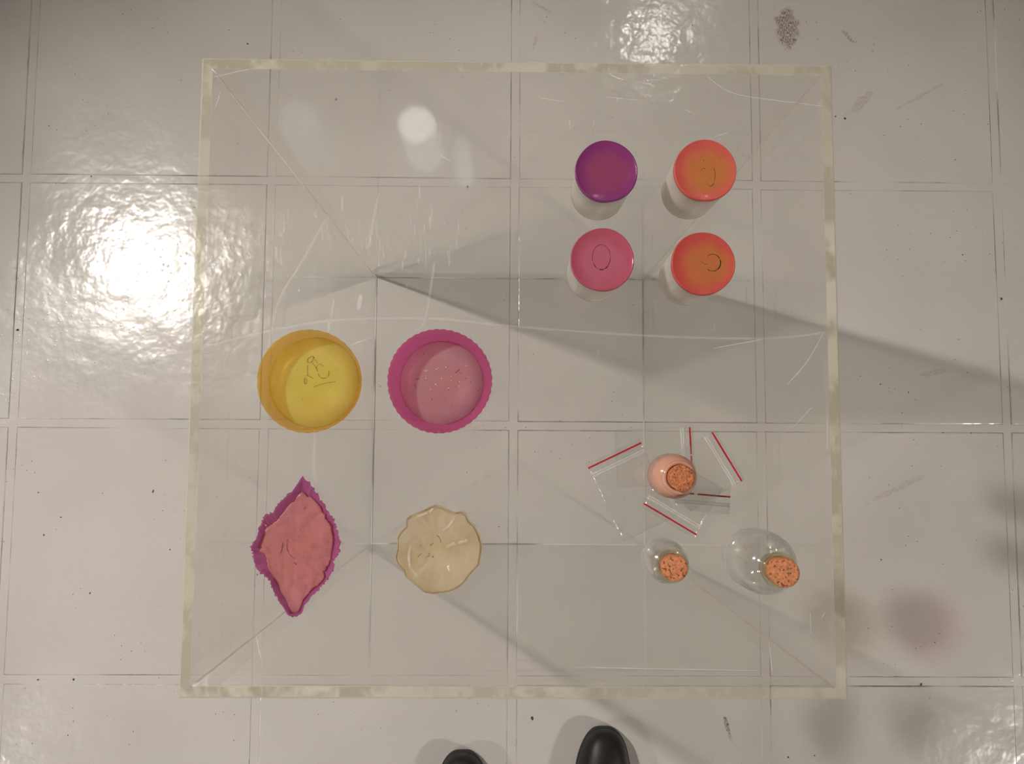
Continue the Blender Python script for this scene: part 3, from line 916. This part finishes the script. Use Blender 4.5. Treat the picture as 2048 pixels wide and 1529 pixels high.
def shoe(tip, rz, mirror, label):
    q = P(tip[0], tip[1], 0.03)
    root = tag(empty('shoe', (q.x, q.y, 0.0), rz), label, 'shoe', 'pair of black shoes on the tiles')
    # stations: distance back from the toe, half width, top height, centre shift
    st = [(0.000, 0.010, 0.030, 0.003), (0.006, 0.022, 0.038, 0.003), (0.018, 0.033, 0.046, 0.003), (0.04, 0.042, 0.053, 0.002), (0.075, 0.049, 0.060, 0.0), (0.10, 0.050, 0.066, -0.001),
          (0.13, 0.047, 0.078, -0.002), (0.165, 0.041, 0.092, -0.002), (0.20, 0.037, 0.100, 0.0), (0.235, 0.036, 0.102, 0.0), (0.262, 0.034, 0.102, 0.0), (0.282, 0.026, 0.100, 0.0), (0.290, 0.012, 0.096, 0.0)]
    n = 20
    def loft(name, stations, z0, shape, mat):
        V, FC = [], []
        for (dist, hw, top, sh) in stations:
            for k in range(n):
                a = 2 * math.pi * k / n
                V.append(shape(dist, hw, top, sh * mirror, a))
        for j in range(len(stations) - 1):
            for k in range(n):
                k2 = (k + 1) % n
                FC.append((j * n + k, j * n + k2, (j + 1) * n + k2, (j + 1) * n + k))
        FC.append(tuple(range(n - 1, -1, -1))); FC.append(tuple((len(stations) - 1) * n + k for k in range(n)))
        o = mesh(name, V, FC, mat, root, True)
        md = o.modifiers.new('round', 'SUBSURF'); md.levels = 1; md.render_levels = 2
        return o
    def up(d, hw, top, sh, a):
        cx = math.copysign(abs(math.cos(a)) ** 0.8, math.cos(a)); cz = math.copysign(abs(math.sin(a)) ** 0.75, math.sin(a))
        mid = 0.014
        z = mid + (top - mid) * cz if cz > 0 else mid + 0.006 * cz
        taper = 1 - 0.35 * max(0, cz) * min(1, d / 0.16)
        return Vector((sh + hw * cx * taper, -d, z))
    loft('shoe_upper', st, 0, up, M_leather)
    def sol(d, hw, top, sh, a):
        cx = math.copysign(abs(math.cos(a)) ** 0.5, math.cos(a)); cz = math.copysign(abs(math.sin(a)) ** 0.5, math.sin(a))
        return Vector((sh + (hw + 0.0015) * cx, -d + (0.001 if d < .01 else 0), 0.0085 + 0.0085 * cz))
    loft('sole', st, 0, sol, M_sole)
    # opening collar and laces
    V, FC = [], []
    ng, nt = 28, 8
    for k in range(ng):
        a = 2 * math.pi * k / ng
        for j in range(nt):
            bb = 2 * math.pi * j / nt
            rr = 1 + 0.12 * math.cos(bb)
            V.append(Vector((0.025 * math.cos(a) * rr, -0.222 + 0.052 * math.sin(a) * rr, 0.1005 + 0.004 * math.sin(bb) + 0.0)))
    for k in range(ng):
        for j in range(nt):
            FC.append((k * nt + j, ((k + 1) % ng) * nt + j, ((k + 1) % ng) * nt + (j + 1) % nt, k * nt + (j + 1) % nt))
    mesh('shoe_collar', V, FC, M_leather, root, True)
    lathe('shoe_lining', [(0, 0), (1.0, 0), (1.0, 0.02), (0, 0.02)], M_hole, root, 28, loc=(0, -0.222, 0.098)).scale = (0.0235, 0.050, 0.2)
    for kx in range(4):
        d0 = 0.112 + kx * 0.016
        z = 0.0705 + kx * 0.0075
        V, FC = [], []
        ribbon_geo([(-0.019, -d0, z - .006), (-0.008, -d0 - .001, z + .001), (0.0, -d0, z + .0025), (0.008, -d0 + .001, z + .001), (0.019, -d0, z - .006)], 0.005, 0.002, V, FC)
        mesh('lace', V, FC, M_sole, root)
    return root


shoe((1206, 1464), 0.02, 1, 'black leather shoe reaching farther toward the plinth')
shoe((926, 1512), 0.03, -1, 'black leather shoe set slightly back from its mate')

# ------------------------------------------------------------------ grit on the floor
M_grit = simple('grit', (0.06, 0.05, 0.04), 0.9, (80, (0.14, 0.11, 0.09)))
V, FC = [], []
spots = [(1671, 233, 4), (1690, 237, 6), (1815, 240, 3), (1768, 271, 3), (1910, 320, 4), (1840, 318, 2.5), (1925, 510, 4), (1931, 522, 3), (2003, 598, 5), (1841, 660, 3), (1817, 785, 3.5), (1886, 866, 3), (1942, 867, 4),
         (1761, 769, 3), (1576, 1515, 6), (1629, 1512, 4), (1762, 1120, 4), (1886, 1129, 3), (1870, 1286, 3.5), (1842, 1370, 4), (122, 1035, 4), (88, 1071, 5), (180, 1187, 4), (340, 1100, 3), (147, 1360, 4),
         (76, 1360, 3), (306, 983, 4), (77, 986, 4), (35, 660, 5), (672, 199, 4), (935, 374, 5), (1064, 1438, 7), (1455, 1450, 3), (458, 60, 3), (98, 252, 3), (495, 88, 5), (1930, 250, 3), (1819, 240, 2), (2013, 254, 2.5)]
for _ in range(320):
    spots.append((rnd.uniform(-200, 2250), rnd.uniform(-200, 1700), rnd.choice([1, 1, 1.2, 1.5, 2])))
for (a, c, r) in spots:
    p = P(a, c, 0.0)
    R = r * 9e-4 * 0.5
    b0 = len(V)
    an0 = rnd.uniform(0, 6.28); el = rnd.uniform(1, 2.0)
    for k in range(6):
        an = k * math.pi / 3
        u, w = R * el * math.cos(an) * rnd.uniform(.6, 1.2), R * math.sin(an) * rnd.uniform(.6, 1.2)
        V.append(Vector((p.x + u * math.cos(an0) - w * math.sin(an0), p.y + u * math.sin(an0) + w * math.cos(an0), 0.0)))
    V.append(Vector((p.x, p.y, R * 0.5)))
    for k in range(6):
        FC.append((b0 + k, b0 + (k + 1) % 6, b0 + 6))
tag(mesh('floor_grit', V, FC, M_grit), 'dark specks of grit scattered over the white floor', 'grit', kind='stuff')
